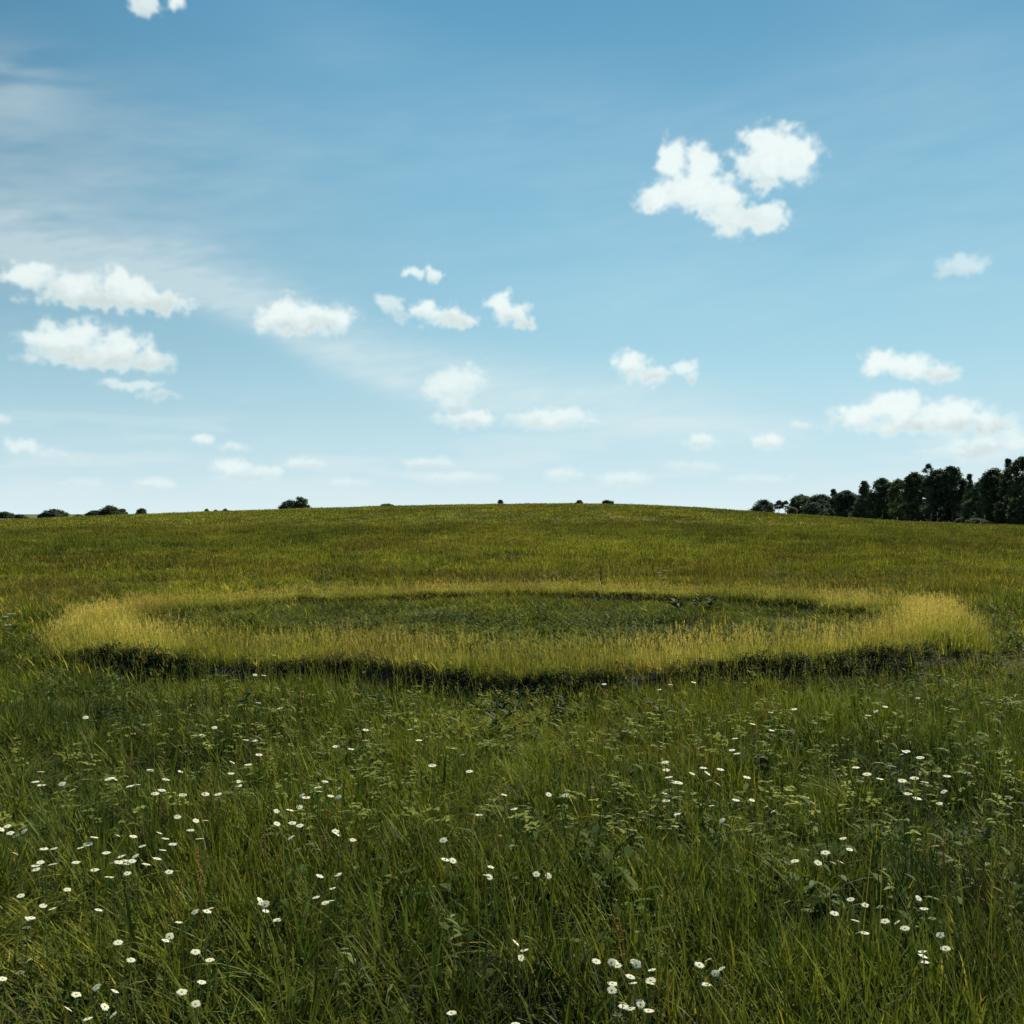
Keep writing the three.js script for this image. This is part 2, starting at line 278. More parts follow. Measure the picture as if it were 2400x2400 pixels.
function zone(seed, d0, d1, density, make, variants, sizes) {
  const r = rng(seed), list = [], area = 0.68 * (d1 * d1 - d0 * d0) + 6 * (d1 - d0);
  for (let i = 0; i < area * density; i++) {
    const d = Math.sqrt(lerp(d0 * d0, d1 * d1, r())), x = (r() * 2 - 1) * halfWidth(d), z = -d;
    const rc = ringCoord(x, z), q = rc.t; if (q > lerp(-0.25, -0.5, rc.near) && q < 0.45) { r(); continue; }
    const hn = fbm(x * 0.7 + 12, z * 0.7 + 44, 3), gap = fbm(x * 2.1 + 5, z * 2.1 + 3, 2);
    if (r() > 0.36 + 0.35 * sstep(18, 36, d) + 1.0 * sstep(0.3, 0.62, gap)) continue;
    const s = sward(x, z), v = 0.75 + 0.5 * r(), up = sizes * lerp(0.55, 1.35, sstep(0.25, 0.75, hn)) * (0.75 + 0.5 * r()) * (q < 0 ? 0.66 : 1);
    list.push([x, land(x, z), z, r() * 6.283, (r() - 0.4) * 0.25, r() * 6.283, 0.85 + 0.4 * r(), up, s[0] * v, s[1] * v, s[2] * v]);
  }
  const geos = []; for (let k = 0; k < variants; k++) geos.push(tuft(seed * 31 + k, make(k)));
  scatter(meadow, 'grass_tufts', geos, bladeMat, list);
}
zone(11, 2.0, 5.5, 300, (k) => ({ n: 14, len: [0.09, 0.28], wid: [0.0055, 0.0115], spread: 0.07, lean: 0.8, droop: 1.7, segs: 5, stalks: k === 0 ? 1 : 0 }), 7, 1);
zone(12, 5.5, 11, 230, (k) => ({ n: 15, len: [0.09, 0.27], wid: [0.0055, 0.011], spread: 0.08, lean: 0.75, droop: 1.6, segs: 4, stalks: k === 0 ? 1 : 0 }), 6, 1);
zone(13, 11, 27, 105, (k) => ({ n: 17, len: [0.08, 0.24], wid: [0.009, 0.015], spread: 0.11, lean: 0.7, droop: 1.4, segs: 3, stalks: k < 1 ? 1 : 0 }), 5, 1);
zone(14, 27, 62, 32, (k) => ({ n: 24, len: [0.06, 0.19], wid: [0.018, 0.034], spread: 0.24, lean: 0.9, droop: 1.5, segs: 2, stalks: k < 1 ? 1 : 0 }), 4, 1);
zone(15, 62, 175, 5.5, (k) => ({ n: 40, len: [0.06, 0.16], wid: [0.03, 0.06], spread: 0.55, lean: 0.9, droop: 1.4, segs: 2 }), 4, 1);

// low broad leaves (clover, plantain, yarrow) between the blades
{
  const r = rng(505), list = [], geos = [];
  for (let d = 2.2; d < 30; d += 0.02) for (let k = 0; k < 4; k++) {
    const x = (r() * 2 - 1) * halfWidth(d), z = -d - r() * 0.02; if (r() > 0.5 * d * 0.14 + 0.4) continue;
    const q = ringCoord(x, z).t, w = fbm(x * 0.6 + 80, z * 0.6 + 20, 3); if (w < 0.50 && !(q > 0.5 && q < 2)) continue; if (q > -0.6 && q < 0.5) continue;
    const s = mix3(GREEN_D, mix3([0.085, 0.125, 0.02], [0.24, 0.26, 0.04], sstep(5.5, 7, d) * (1 - sstep(9.5, 10.5, d)) * r()), r()), v = 0.8 + 0.5 * r();
    list.push([x, land(x, z), z, r() * 6.283, (r() - 0.5) * 0.3, r() * 6.283, 0.8 + 0.6 * r(), 0.8 + 0.5 * r(), s[0] * v, s[1] * v, s[2] * v]);
  }
  for (let k = 0; k < 4; k++) { const q = rng(900 + k), b = new Blades(); for (let i = 0; i < 16; i++) b.leaf((q() - 0.5) * 0.1, 0.03 + 0.2 * q() * q(), (q() - 0.5) * 0.1, q() * 6.283, 0.1 + 0.7 * q(), 0.05 + 0.06 * q(), 0.018 + 0.022 * q(), tintOf(q, 0.6)); geos.push(b.geometry); }
  scatter(meadow, 'leafy_herbs', geos, leafy('herb leaves', 0.32, 0.7), list);
}

// coarse tussocks with broad arching blades, and pale herbs whose light colour stands in for leaf glints
{
  const r = rng(717), list = [], pale = [], geos = [], herbs = [];
  for (let i = 0; i < 1250; i++) {
    const d = Math.sqrt(lerp(5, 110, r())), x = (r() * 2 - 1) * halfWidth(d), z = -d; if (ringCoord(x, z).t < 0.9 || fbm(x * 0.8 + 3, z * 0.8 + 8, 2) < 0.48) continue;
    const s = mix3(mix3(GREEN_D, GREEN, r()), YELLOW_G, 0.75 * r() * r()), v = 0.8 + 0.6 * r();
    list.push([x, land(x, z), z, r() * 6.283, (r() - 0.5) * 0.3, r() * 6.283, 0.8 + 0.6 * r(), 0.7 + 0.5 * r(), s[0] * v, s[1] * v, s[2] * v]);
  }
  for (let k = 0; k < 5; k++) geos.push(tuft(1200 + k, { n: 34, len: [0.16, 0.38], wid: [0.006, 0.0125], spread: 0.06, lean: 0.9, droop: 2.2, segs: 6, vary: 0.9, dry: 0.08 }));
  scatter(meadow, 'coarse_tussocks', geos, bladeMat, list);
  for (let i = 0; i < 1200; i++) {
    const d = lerp(5.4, 10.6, r()), x = (r() * 2 - 1) * halfWidth(d), z = -d; if (ringCoord(x, z).t < 0.75 || fbm(x * 0.5 + 33, z * 0.6 + 8, 3) < 0.46 + (x > 1 ? 0.06 : 0)) continue;
    const s = mix3([0.15, 0.19, 0.025], [0.36, 0.38, 0.07], r() * r()), v = 0.8 + 0.4 * r();
    pale.push([x, land(x, z) + 0.02, z, r() * 6.283, (r() - 0.5) * 0.4, r() * 6.283, 0.7 + 0.6 * r(), 0.7 + 0.5 * r(), s[0] * v, s[1] * v, s[2] * v]);
  }
  for (let k = 0; k < 4; k++) { const q = rng(1300 + k), b = new Blades(); for (let i = 0; i < 5; i++) { const x = (q() - 0.5) * 0.09, z = (q() - 0.5) * 0.09, h = 0.12 + 0.1 * q(); b.ribbon(x * 0.4, 0, z * 0.4, q() * 6.283, h, 0.003, 0.1, 0.3, [0.5, 0.6, 0.4], 2); for (let j = 0; j < 3; j++) b.leaf(x, h, z, q() * 6.283, 0.25 * (q() - 0.3), 0.022 + 0.02 * q(), 0.016 + 0.01 * q(), tintOf(q, 0.5), 0.12); } herbs.push(b.geometry); }
  scatter(meadow, 'glint_toned_herbs', herbs, leafy('pale herb leaves', 0.35, 0.75), pale);
}

// ---------------------------------------------------------------- the ring-shaped bank with its taller dry grass
{
  const ring = new THREE.Group(); ring.name = 'ring_bank_grass'; tag(ring, 'low ring-shaped bank of tall yellow grass lying in the meadow', 'grass ring', null, 'stuff'); scene.add(ring);
  const r = rng(61), list = [], dark = [], geos = [], weeds = [];
  for (let i = 0; i < 24000; i++) {
    const th = r() * 6.283, q = lerp(-0.95, 0.62, r()), rr = RING.R + q + 0.0, x = RING.x + Math.cos(th) * rr, z = RING.z + Math.sin(th) * rr, c = ringCoord(x, z);
    if (c.t < -0.9 || c.t > lerp(0.52, 0.10, sstep(0.35, 0.85, Math.sin(th))) + 0.1 * r()) continue;
    const patch = fbm(x * 0.8 + 15, z * 0.8 + 71, 3), edge = sstep(lerp(-0.5, -0.72, c.near), lerp(-0.3, -0.36, c.near), c.t) * (1 - 0.8 * (1 - c.near) * sstep(0.1, 0.35, c.t)); if (r() > 0.06 + 0.94 * edge) continue;
    let s = mix3([0.26, 0.295, 0.034], STRAW, sstep(0.3, 0.7, patch * 0.6 + r() * 0.4)); s = mix3(s, GREEN, 0.5 * sstep(0.46, 0.66, fbm(x * 1.3 + 3, z * 1.3 + 9, 2))); s = mix3(s, [0.2, 0.14, 0.04], 0.35 * sstep(0.55, 0.75, fbm(x * 0.7 + 33, z * 0.7 + 39, 2)));
    const v = 0.75 + 0.5 * r();
    list.push([x, land(x, z), z, r() * 6.283, (r() - 0.5) * 0.3, r() * 6.283, 0.8 + 0.5 * r(), (0.7 + 0.6 * r()) * lerp(0.6, 1, c.near), s[0] * v, s[1] * v, s[2] * v]);
  }
  for (let k = 0; k < 5; k++) geos.push(tuft(700 + k, { n: 18, len: [0.06, 0.18], wid: [0.006, 0.010], spread: 0.09, lean: 0.45, droop: 0.9, segs: 3, stalks: 1 + (k % 2), vary: 0.6, dry: 0.15 }));
  scatter(ring, 'dry_grass_tufts', geos, leafy('dry grass', 0.45, 0.85), list);
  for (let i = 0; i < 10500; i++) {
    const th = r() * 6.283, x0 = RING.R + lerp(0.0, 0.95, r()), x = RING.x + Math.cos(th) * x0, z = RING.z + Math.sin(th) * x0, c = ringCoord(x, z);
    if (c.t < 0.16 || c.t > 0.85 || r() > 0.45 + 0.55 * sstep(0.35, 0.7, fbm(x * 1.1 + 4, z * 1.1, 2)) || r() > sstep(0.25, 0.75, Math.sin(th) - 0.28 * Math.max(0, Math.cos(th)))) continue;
    const s = mix3([0.018, 0.032, 0.010], [0.034, 0.056, 0.014], r()), v = 0.8 + 0.4 * r();  // leaf colours kept very dark to stand in for shade on the face
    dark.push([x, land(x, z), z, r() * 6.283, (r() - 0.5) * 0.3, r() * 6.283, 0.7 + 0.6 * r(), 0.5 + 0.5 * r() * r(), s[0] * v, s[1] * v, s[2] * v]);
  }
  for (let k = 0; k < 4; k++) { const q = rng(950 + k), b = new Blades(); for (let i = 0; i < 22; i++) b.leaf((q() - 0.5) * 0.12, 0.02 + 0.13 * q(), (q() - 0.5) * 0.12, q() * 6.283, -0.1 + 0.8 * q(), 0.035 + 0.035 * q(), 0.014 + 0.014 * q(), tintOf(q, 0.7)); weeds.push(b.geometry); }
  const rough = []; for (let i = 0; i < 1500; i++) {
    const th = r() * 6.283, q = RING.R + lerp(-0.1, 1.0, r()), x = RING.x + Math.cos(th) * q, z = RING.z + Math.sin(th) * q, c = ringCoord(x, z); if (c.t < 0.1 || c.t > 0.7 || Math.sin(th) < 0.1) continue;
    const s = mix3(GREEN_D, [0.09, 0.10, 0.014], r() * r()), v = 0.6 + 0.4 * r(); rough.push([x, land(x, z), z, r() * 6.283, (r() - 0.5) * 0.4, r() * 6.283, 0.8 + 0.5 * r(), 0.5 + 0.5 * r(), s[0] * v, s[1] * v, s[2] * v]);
  }
  scatter(ring, 'rough_grass_tufts', geos, bladeMat, rough);
  scatter(ring, 'shade_toned_weeds', weeds, leafy('bank weeds', 0.15, 0.95), dark);
}
// daisy spots on the meadow: x, distance
const DAISIES = [
  ['white daisy in the dense crowd of blossoms at the lower left', 'daisies crowded in the dense patch at lower left', [[-1.99,4.92],[-1.89,4.78],[-1.82,4.75],[-1.83,4.69],[-1.9,4.9],[-1.77,4.8],[-1.72,4.81],[-1.69,4.81],[-1.65,4.77],[-1.61,4.71],[-1.65,4.68],[-1.7,4.65],[-1.65,4.53],[-1.58,4.53],[-1.61,4.47],[-1.55,4.44],[-1.52,4.36],[-1.51,4.43],[-1.73,4.56],[-1.47,4.53],[-1.43,4.55],[-1.5,4.89],[-1.52,4.81],[-1.48,4.75]]],
  ['white daisy in the loose patch at the bottom edge right of centre', 'daisies in the bottom patch right of centre', [[0.3,3.55],[0.32,3.54],[0.31,3.48],[0.32,3.4],[0.41,3.57],[0.42,3.47],[0.36,3.44],[0.38,3.43],[0.36,3.41],[0.41,3.38],[0.42,3.33],[0.34,3.28],[0.33,3.23],[0.35,3.19],[0.4,3.23],[0.39,3.18],[0.3,3.17],[0.29,3.14],[0.35,3.6]]],
  ['white daisy in the straggling line of blossoms at the lower right', 'daisies strung along the lower right grass', [[1.15,3.91],[1.2,3.91],[1.25,3.97],[1.3,3.92],[1.18,3.8],[1.21,3.81],[1.23,3.82],[1.31,3.8],[1.27,3.71],[1.33,3.77],[1.39,3.73],[1.39,3.66],[1.36,3.62],[1.38,3.6],[1.41,3.61],[1.44,3.65]]],
  ['white daisy in the bright cluster left of centre midway down the meadow', 'daisies clustered left of centre', [[-0.99,5.88],[-1.02,5.77],[-1.04,5.61],[-0.99,5.57],[-0.92,5.63],[-0.89,5.58],[-0.92,5.53],[-1.08,5.56],[-1.05,5.51]]],
  ['white daisy in the upright column of blossoms right of centre', 'daisies in the upright column right of centre', [[0.84,6.24],[0.88,6.21],[0.87,6.04],[0.89,5.95],[0.84,5.81],[0.82,5.7],[0.82,5.65],[0.86,5.71],[0.79,5.53]]],
  ['white daisy in the sparse group beside reddish stalks at lower left', 'daisies above the brown stalks at lower left', [[-1.17,3.92],[-1.13,3.9],[-1.1,3.92],[-1.07,3.83],[-1.15,3.76],[-1.15,3.68],[-1.01,3.68]]],
  ['white daisy in the small bunch touching the bottom edge at left', 'daisies at the bottom edge on the left', [[-1.25,3.27],[-1.23,3.23],[-1.29,3.21],[-1.27,3.18],[-1.18,3.18],[-1.16,3.13],[-1.17,3.21]]],
  ['small white daisy in the spray below the left half of the bank', 'daisies under the left half of the bank', [[-1.7,7.11],[-1.63,7.09],[-1.69,6.91],[-1.56,6.77],[-1.66,6.52],[-1.63,6.55],[-1.6,6.6]]],
  ['white daisy in the diagonal spray just right of the upright column', 'daisies beside the upright column', [[1.05,6.16],[1.11,6.33],[1.09,6.17],[1.1,6.02],[1.15,6.1],[1.12,5.87],[1.14,5.77]]],
  ['white daisy in the bunch cut by the left edge of the picture', 'daisies at the left edge', [[-2.37,5.09],[-2.27,4.9],[-2.23,4.9],[-2.21,4.84],[-2.19,4.89],[-2.14,4.8]]],
  ['white daisy between the left edge bunch and the dense crowd', 'daisies between the left edge and the crowd', [[-2.02,4.77],[-1.93,4.66],[-1.94,4.56],[-1.98,4.56],[-1.91,4.48],[-1.93,4.59]]],
  ['white daisy in the five-headed bunch standing over dark grass at left', 'daisies below the left edge bunch', [[-1.81,4.06],[-1.71,4.03],[-1.77,3.99],[-1.71,3.94],[-1.72,3.9],[-1.67,3.96]]],
  ['white daisy in the slanting group left of the picture centre low down', 'daisies below the left middle', [[-0.73,4.1],[-0.71,4.03],[-0.68,4.05],[-0.7,4.19],[-0.67,4.24],[-0.65,4.16]]],
  ['white daisy in the zigzag row at the left below the bank', 'daisies in the zigzag at left', [[-2.29,6.23],[-2.2,6.08],[-2.14,6.02],[-2.09,6],[-2.21,6.21],[-2.09,6.12]]],
  ['white daisy in the small group above and right of the dense crowd', 'daisies above right of the crowd', [[-1.43,5.04],[-1.52,5.23],[-1.55,5.24],[-1.48,5.29],[-1.43,5.15]]],
  ['white daisy in the loose column left of the picture centre', 'daisies in a loose column left of centre', [[-0.98,4.92],[-1.06,5.18],[-1.03,5.18],[-1.02,5],[-1.14,5.39]]],
  ['white daisy in the tight bunch low and left of centre', 'daisies in the tight bunch low left of centre', [[-0.9,4.02],[-0.88,4.02],[-0.93,3.98],[-0.85,3.95],[-0.87,3.9]]],
  ['white daisy in the four-headed bunch right of the bottom patch', 'daisies right of the bottom patch', [[0.58,3.48],[0.63,3.48],[0.61,3.44],[0.58,3.41],[0.63,3.47]]],
  ['white daisy between the zigzag row and the bright cluster', 'daisies between zigzag and bright cluster', [[-1.45,5.94],[-1.47,5.9],[-1.53,5.7],[-1.5,5.74],[-1.48,5.57]]],
  ['white daisy in the yellowish bunch near the left edge below the bank', 'daisies at far left below the bank', [[-2.65,6.14],[-2.55,5.96],[-2.71,6.21],[-2.43,5.86],[-2.37,5.77]]],
  ['small white daisy in the knot below the right part of the bank', 'daisies below the right end of the bank', [[2.81,8.59],[2.72,8.37],[2.62,8.06],[2.63,8],[2.76,8.18]]],
  ['pale daisy in the upper row of the right-hand weedy patch', 'pale daisies at right', [[2.43,6.82],[2.34,6.7],[2.41,6.65],[2.4,6.54],[2.49,6.7]]],
  ['white daisy in the lower slanting row of the right-hand weedy patch', 'daisies in the lower weedy patch at right', [[2.22,6.1],[2.24,6],[2.08,5.82],[2.07,5.74],[2.07,5.64]]],
  ['white daisy strung down beside the dark grass at lower left', 'daisies beside the dark grass at lower left', [[-1.02,3.55],[-0.99,3.42],[-0.98,3.28],[-0.95,3.3]]],
  ['white daisy in the open group low in the right-hand grass', 'daisies low in the right grass', [[1.31,4.63],[1.3,4.49],[1.28,4.41],[1.34,4.49]]],
  ['white daisy in the short level row low and left of centre', 'daisies in the short row low left of centre', [[-0.96,4.62],[-0.92,4.59],[-0.89,4.6]]],
  ['white daisy in the triple bunch near the lower left corner', 'daisies in the low bunch near the lower left corner', [[-1.58,3.46],[-1.55,3.44],[-1.55,3.48]]],
  ['white daisy in the tiny group beside the loose column left of centre', 'daisies in the tiny group left of centre', [[-0.74,4.91],[-0.72,4.84],[-0.74,4.84]]],
  ['white daisy in the little arch of three low at the centre', 'daisies in the arch low at centre', [[-0.26,4.55],[-0.24,4.58],[-0.22,4.53]]],
  ['white daisy in the tight slanting clump low at the centre', 'daisies in the pair low at centre', [[-0.1,4.34],[-0.07,4.31],[-0.08,4.33]]],
  ['white daisy in the triple group near the bottom centre', 'daisies at bottom centre', [[0.03,3.6],[0.04,3.62],[0.06,3.59]]],
  ['small white daisy in the slanting row of three under the bank at left', 'daisies in the row under the bank at left', [[-2.07,7.63],[-2.06,7.46],[-2.1,7.4]]],
  ['small white daisy among yellow weeds left of the centre line', 'daisies scattered left of the centre line', [[-0.35,6.61],[-0.31,6.34],[-0.22,6.21]]],
  ['white daisy in the even trio at the centre of the meadow', 'daisies in the trio at centre', [[0.21,5.6],[0.24,5.65],[0.26,5.6]]],
  ['small white daisy in the short column below the right half of the bank', 'daisies in the short column at right', [[1.46,7.16],[1.36,6.82],[1.35,6.6]]],
  ['white daisy in the dull trio right of the diagonal spray', 'daisies in the trio right of the diagonal spray', [[1.24,5.56],[1.23,5.42],[1.27,5.45]]],
  ['white daisy in the trio left of the right-hand weedy patch', 'daisies left of the weedy patch', [[2.05,6.23],[1.89,6.02],[1.92,6.02]]],
  ['lone white daisy in the near grass, left part', 'lone daisies near the bottom left', [[-1.19,3.39],[-1.2,3.37],[-1.34,4.31],[-1.71,4.17],[-1.44,3.85],[-1.33,3.73],[-1.25,3.56]]],
  ['lone white daisy in the near grass, middle part', 'lone daisies near the bottom middle', [[0.13,4.22],[0.16,4.26],[-0.19,3.28],[0,3.15]]],
  ['lone white daisy midway down the meadow, middle part', 'lone daisies mid meadow middle', [[0.02,5.31],[-0.03,5.42],[-0.44,6.17],[-0.16,5.3]]],
  ['lone white daisy midway down the meadow, right part', 'lone daisies mid meadow right', [[1.51,4.91],[1.52,4.86],[0.74,5.17],[0.77,5.14],[2.12,5.44],[2.19,5.67],[2.53,5.61],[2.49,5.48],[2.31,4.99],[0.95,5.35],[0.94,5.06],[1.37,6.18]]],
  ['lone white daisy in the near grass, right part', 'lone daisies near the bottom right', [[1.12,4.39],[1.12,4.42],[1.5,4.02],[1.52,4.05]]],
  ['small lone white daisy in the grass below the bank, left part', 'lone daisies below the bank left', [[-2.13,6.5],[-2.1,6.52],[-1.92,6.48],[-1.88,6.45],[-1.76,8.29],[-1.75,8.46],[-3.02,7.83],[-1.97,8.46],[-2.14,8.32]]],
  ['lone white daisy midway down the meadow, left part', 'lone daisies mid meadow left', [[-1.84,6],[-1.74,5.77],[-1.88,5.77],[-1.82,5.68],[-1.62,5.1]]],
  ['tiny white daisy standing alone against the dark bank, right part', 'lone daisies against the bank right', [[1.3,9.4],[1.41,9.79],[2.08,9.79],[1.57,9.21],[5.27,15.83]]],
  ['small lone white daisy in the grass below the bank, right part', 'lone daisies below the bank right', [[1.66,7.54],[1.75,7.56],[2.66,6.51],[2.53,6.37],[1.94,8.37],[2.04,8.09],[3.2,8.64],[2.01,6.46]]],
  ['tiny white daisy standing alone against the dark bank, left part', 'lone daisies against the bank left', [[-2.3,9.92],[-2.21,9.72],[-2.26,10.27],[-2.29,10.65],[-3.94,9.25]]],
  ['small lone white daisy in the grass below the bank, middle part', 'lone daisies below the bank middle', [[-0.96,7.25],[-0.98,7.16],[-0.63,7.07],[-0.59,7.08],[-1.05,6.92],[-1.07,6.76],[-0.86,7.8]]],
  ['tiny white daisy standing alone against the dark bank, middle part', 'lone daisies against the bank middle', [[-1.39,10.13],[0.79,9.32]]],
];

// ---------------------------------------------------------------- trees and bushes
const barkMat = new THREE.MeshStandardMaterial({ name: 'bark', color: new THREE.Color().setRGB(0.07, 0.055, 0.04), roughness: 1 });
const paleBark = new THREE.MeshStandardMaterial({ name: 'pale bark', color: new THREE.Color().setRGB(0.22, 0.18, 0.14), roughness: 1 });
const crownMats = [[0.085, 0.12, 0.065], [0.10, 0.14, 0.06], [0.14, 0.19, 0.06], [0.12, 0.16, 0.085], [0.16, 0.185, 0.11]].map((c, i) => leafy('tree leaves ' + i, 0.36, 0.9, new THREE.Color().setRGB(...c)));
function limb(b, p0, p1, r0, r1, bow, sides = 7) {
  const curve = new THREE.QuadraticBezierCurve3(p0, p0.clone().lerp(p1, 0.5).add(bow), p1), n = 6, fr = curve.computeFrenetFrames(n), k0 = b.p.length / 3;
  for (let i = 0; i <= n; i++) { const c = curve.getPoint(i / n), rr = lerp(r0, r1, i / n); for (let s = 0; s < sides; s++) { const a = s / sides * 6.283, v = fr.normals[i].clone().multiplyScalar(Math.cos(a)).addScaledVector(fr.binormals[i], Math.sin(a)); b.p.push(c.x + v.x * rr, c.y + v.y * rr, c.z + v.z * rr); b.n.push(v.x, v.y, v.z); b.c.push(1, 1, 1); } }
  for (let i = 0; i < n; i++) for (let s = 0; s < sides; s++) { const a = k0 + i * sides + s, c = k0 + i * sides + (s + 1) % sides; b.i.push(a, c, a + sides, c, c + sides, a + sides); }
  return curve;
}
// shape: 'broad' (foliage to the ground), 'lolly' (crown on a bare stem), 'spire', 'bush'
function plantTree(name, { x, d, base, top, width, shape, leaf, label, group, seed, pale, category = 'tree' }) {
  const r = rng(seed), z = -d, y0 = land(x, z) - 0.15, hgt = base !== undefined ? base : top - y0, o = new THREE.Group();
  o.name = numbered(name); o.position.set(x, y0, z); tag(o, label, category, group); scene.add(o);
  const wood = new Blades(), leaves = new Blades(), V = (a, b, c) => new THREE.Vector3(a, b, c), W = width / 2;
  const lo = { broad: 0.06, lolly: 0.5, spire: 0.08, bush: 0.0 }[shape], rt = Math.max(0.05, hgt * (shape === 'bush' ? 0.012 : 0.018));
  const sway = V((r() - 0.5) * hgt * 0.06, 0, (r() - 0.5) * hgt * 0.06), trunk = limb(wood, V(0, -0.2, 0), V(sway.x, hgt * 0.93, sway.z), rt, rt * 0.2, V((r() - 0.5) * 0.1 * hgt, 0, (r() - 0.5) * 0.1 * hgt), 8);
  const clumps = [], n = Math.round({ broad: 80, lolly: 30, spire: 60, bush: 46 }[shape]);
  for (let i = 0; i < n; i++) {
    const t = shape === 'spire' ? (i + r()) / n : r() ** 0.85, a = r() * 6.283;
    const env = shape === 'spire' ? (1 - t) * 0.95 + 0.06 : shape === 'lolly' ? Math.sqrt(Math.max(0.05, 1 - (2 * t - 0.85) ** 2)) : shape === 'bush' ? Math.sqrt(Math.max(0.04, 1 - (t * 0.97) ** 2)) : Math.sqrt(Math.max(0.05, 1 - (Math.max(0, t - 0.35) / 0.66) ** 2)) * (0.8 + 0.2 * Math.min(1, t * 3));
    const q = W * env * (0.3 + 0.62 * Math.sqrt(r())) * (0.85 + 0.3 * r()), cr0 = W * (shape === 'spire' ? 0.24 + 0.2 * (1 - t) : 0.30) * (0.65 + 0.6 * r()), cr = Math.min(cr0, hgt * 0.3);
    const y = lerp(hgt * lo + cr * 0.3, hgt - cr * 0.72, t);
    clumps.push([Math.cos(a) * q + sway.x * t, y, Math.sin(a) * q + sway.z * t, cr, 0.65 + 0.7 * r()]);
    if (i % 3 === 0) { const f = Math.max(0.12, Math.min(0.9, y / hgt * 0.75)), p = trunk.getPoint(f); limb(wood, p, V(Math.cos(a) * q * 0.9, y, Math.sin(a) * q * 0.9), rt * 0.42 * (1 - f * 0.6), rt * 0.08, V(0, -0.05 * W, 0), 5); }
  }
  clumps.push([sway.x, hgt - Math.min(hgt, W) * 0.2, sway.z, Math.min(hgt, W) * 0.26, 1]);
  const ls = Math.max(0.10, Math.min(0.5, width * 0.075));
  for (const [cx, cy, cz, cr, tone] of clumps) {
    const m = Math.round(Math.min(170, 60 + 9 * (cr / ls) ** 2));
    for (let i = 0; i < m; i++) {
      const u = r() * 2 - 1, a = r() * 6.283, s = Math.sqrt(1 - u * u), q = cr * (0.2 + 0.85 * r() ** 0.7), c = tintOf(r, 0.5).map((v) => v * tone);
      leaves.leaf(cx + s * Math.cos(a) * q, cy + u * q * 0.75, cz + s * Math.sin(a) * q, r() * 6.283, (r() - 0.6) * 1.6, ls * (0.7 + 0.8 * r()), ls * (0.5 + 0.5 * r()), c);
    }
  }
  const t = new THREE.Mesh(wood.geometry, pale ? paleBark : barkMat); t.name = 'trunk'; const c = new THREE.Mesh(leaves.geometry, crownMats[leaf]); c.name = 'crown';
  o.add(t, c); return allShadows(o);
}
// the wood along the right side of the hill: x, distance, crown top above the eye line (slope), width, shape, leaf colour
const WOOD = [
  [1788, 380, 1170, 58, 'bush', 0, 'round dark tree standing first at the thin end of the wood'],
  [1825, 375, 1172, 21, 'lolly', 0, 'thin little tree, first of the slender pair past the round tree'],
  [1841, 372, 1173, 20, 'lolly', 0, 'thin little tree, second of the slender pair past the round tree'],
  [1876, 350, 1157, 44, 'broad', 1, 'pointed dark tree standing apart before the closed edge of the wood'],
  [1922, 310, 1158, 52, 'broad', 0, 'rounded tree that begins the closed edge of the wood'],
  [1955, 300, 1145, 32, 'spire', 0, 'thin dark spire rising over the rounded first trees of the wood'],
  [1984, 280, 1149, 46, 'broad', 0, 'low dark tree between the thin spire and the pale pointed tree'],
  [2026, 255, 1126, 50, 'spire', 3, 'pale grey-green pointed tree in the low part of the wood'],
  [2070, 238, 1120, 50, 'broad', 0, 'dark flat-topped tree just past the pale pointed tree'],
  [2107, 226, 1122, 34, 'broad', 2, 'light yellow-green tree in the middle of the dark wood'],
  [2148, 205, 1106, 48, 'broad', 0, 'dark tree leaning against the pine with the ball-shaped top'],
  [2173, 212, 1085, 30, 'lolly', 1, 'tall pine with bare pale trunk and ball-shaped top'],
  [2205, 192, 1098, 62, 'broad', 0, 'broad dark tree right beside the ball-topped pine'],
  [2233, 188, 1091, 48, 'broad', 0, 'highest rounded crown in the middle of the wood'],
  [2273, 178, 1109, 34, 'spire', 0, 'slim dark tree at the gap in the wood edge'],
  [2294, 174, 1128, 38, 'broad', 1, 'lower brownish tree filling the gap in the wood edge'],
  [2333, 163, 1097, 54, 'broad', 0, 'dark stepped tree just past the gap in the wood edge'],
  [2364, 157, 1074, 48, 'spire', 0, 'tall slim tree second from the picture edge'],
  [2392, 152, 1068, 48, 'broad', 1, 'tallest tree of the wood at the picture edge'],
  [2440, 148, 1062, 60, 'broad', 0, 'tall tree half cut off by the picture edge'],
];
WOOD.forEach(([px, d, py, w, shape, leaf, label], i) => {
  const k = d / 2573;
  plantTree(shape === 'lolly' && w > 25 ? 'pine_tree' : 'wood_tree', { x: (px - 1200) * k, d, top: EYE + (1204 - py) * k, width: w * k * (shape === 'broad' ? 1.4 : 1.15), shape, leaf, label, group: 'trees of the wood', seed: 3000 + i * 17, pale: shape === 'lolly' });
});
// the rank of trees behind closes the wood
for (let i = 0; i < 13; i++) {
  const px = 1915 + i * 44, d = lerp(350, 172, i / 12), k = d / 2573, r = rng(800 + i), py = lerp(1166, 1100, i / 12) + 14 * r();
  plantTree('wood_tree', { x: (px - 1200) * k, d, top: EYE + (1204 - py) * k, width: 62 * k, shape: 'broad', leaf: 0, label: 'dark tree filling the depth behind the front trees of the wood', group: 'rear rank of the wood', seed: 8100 + i * 7 });
}
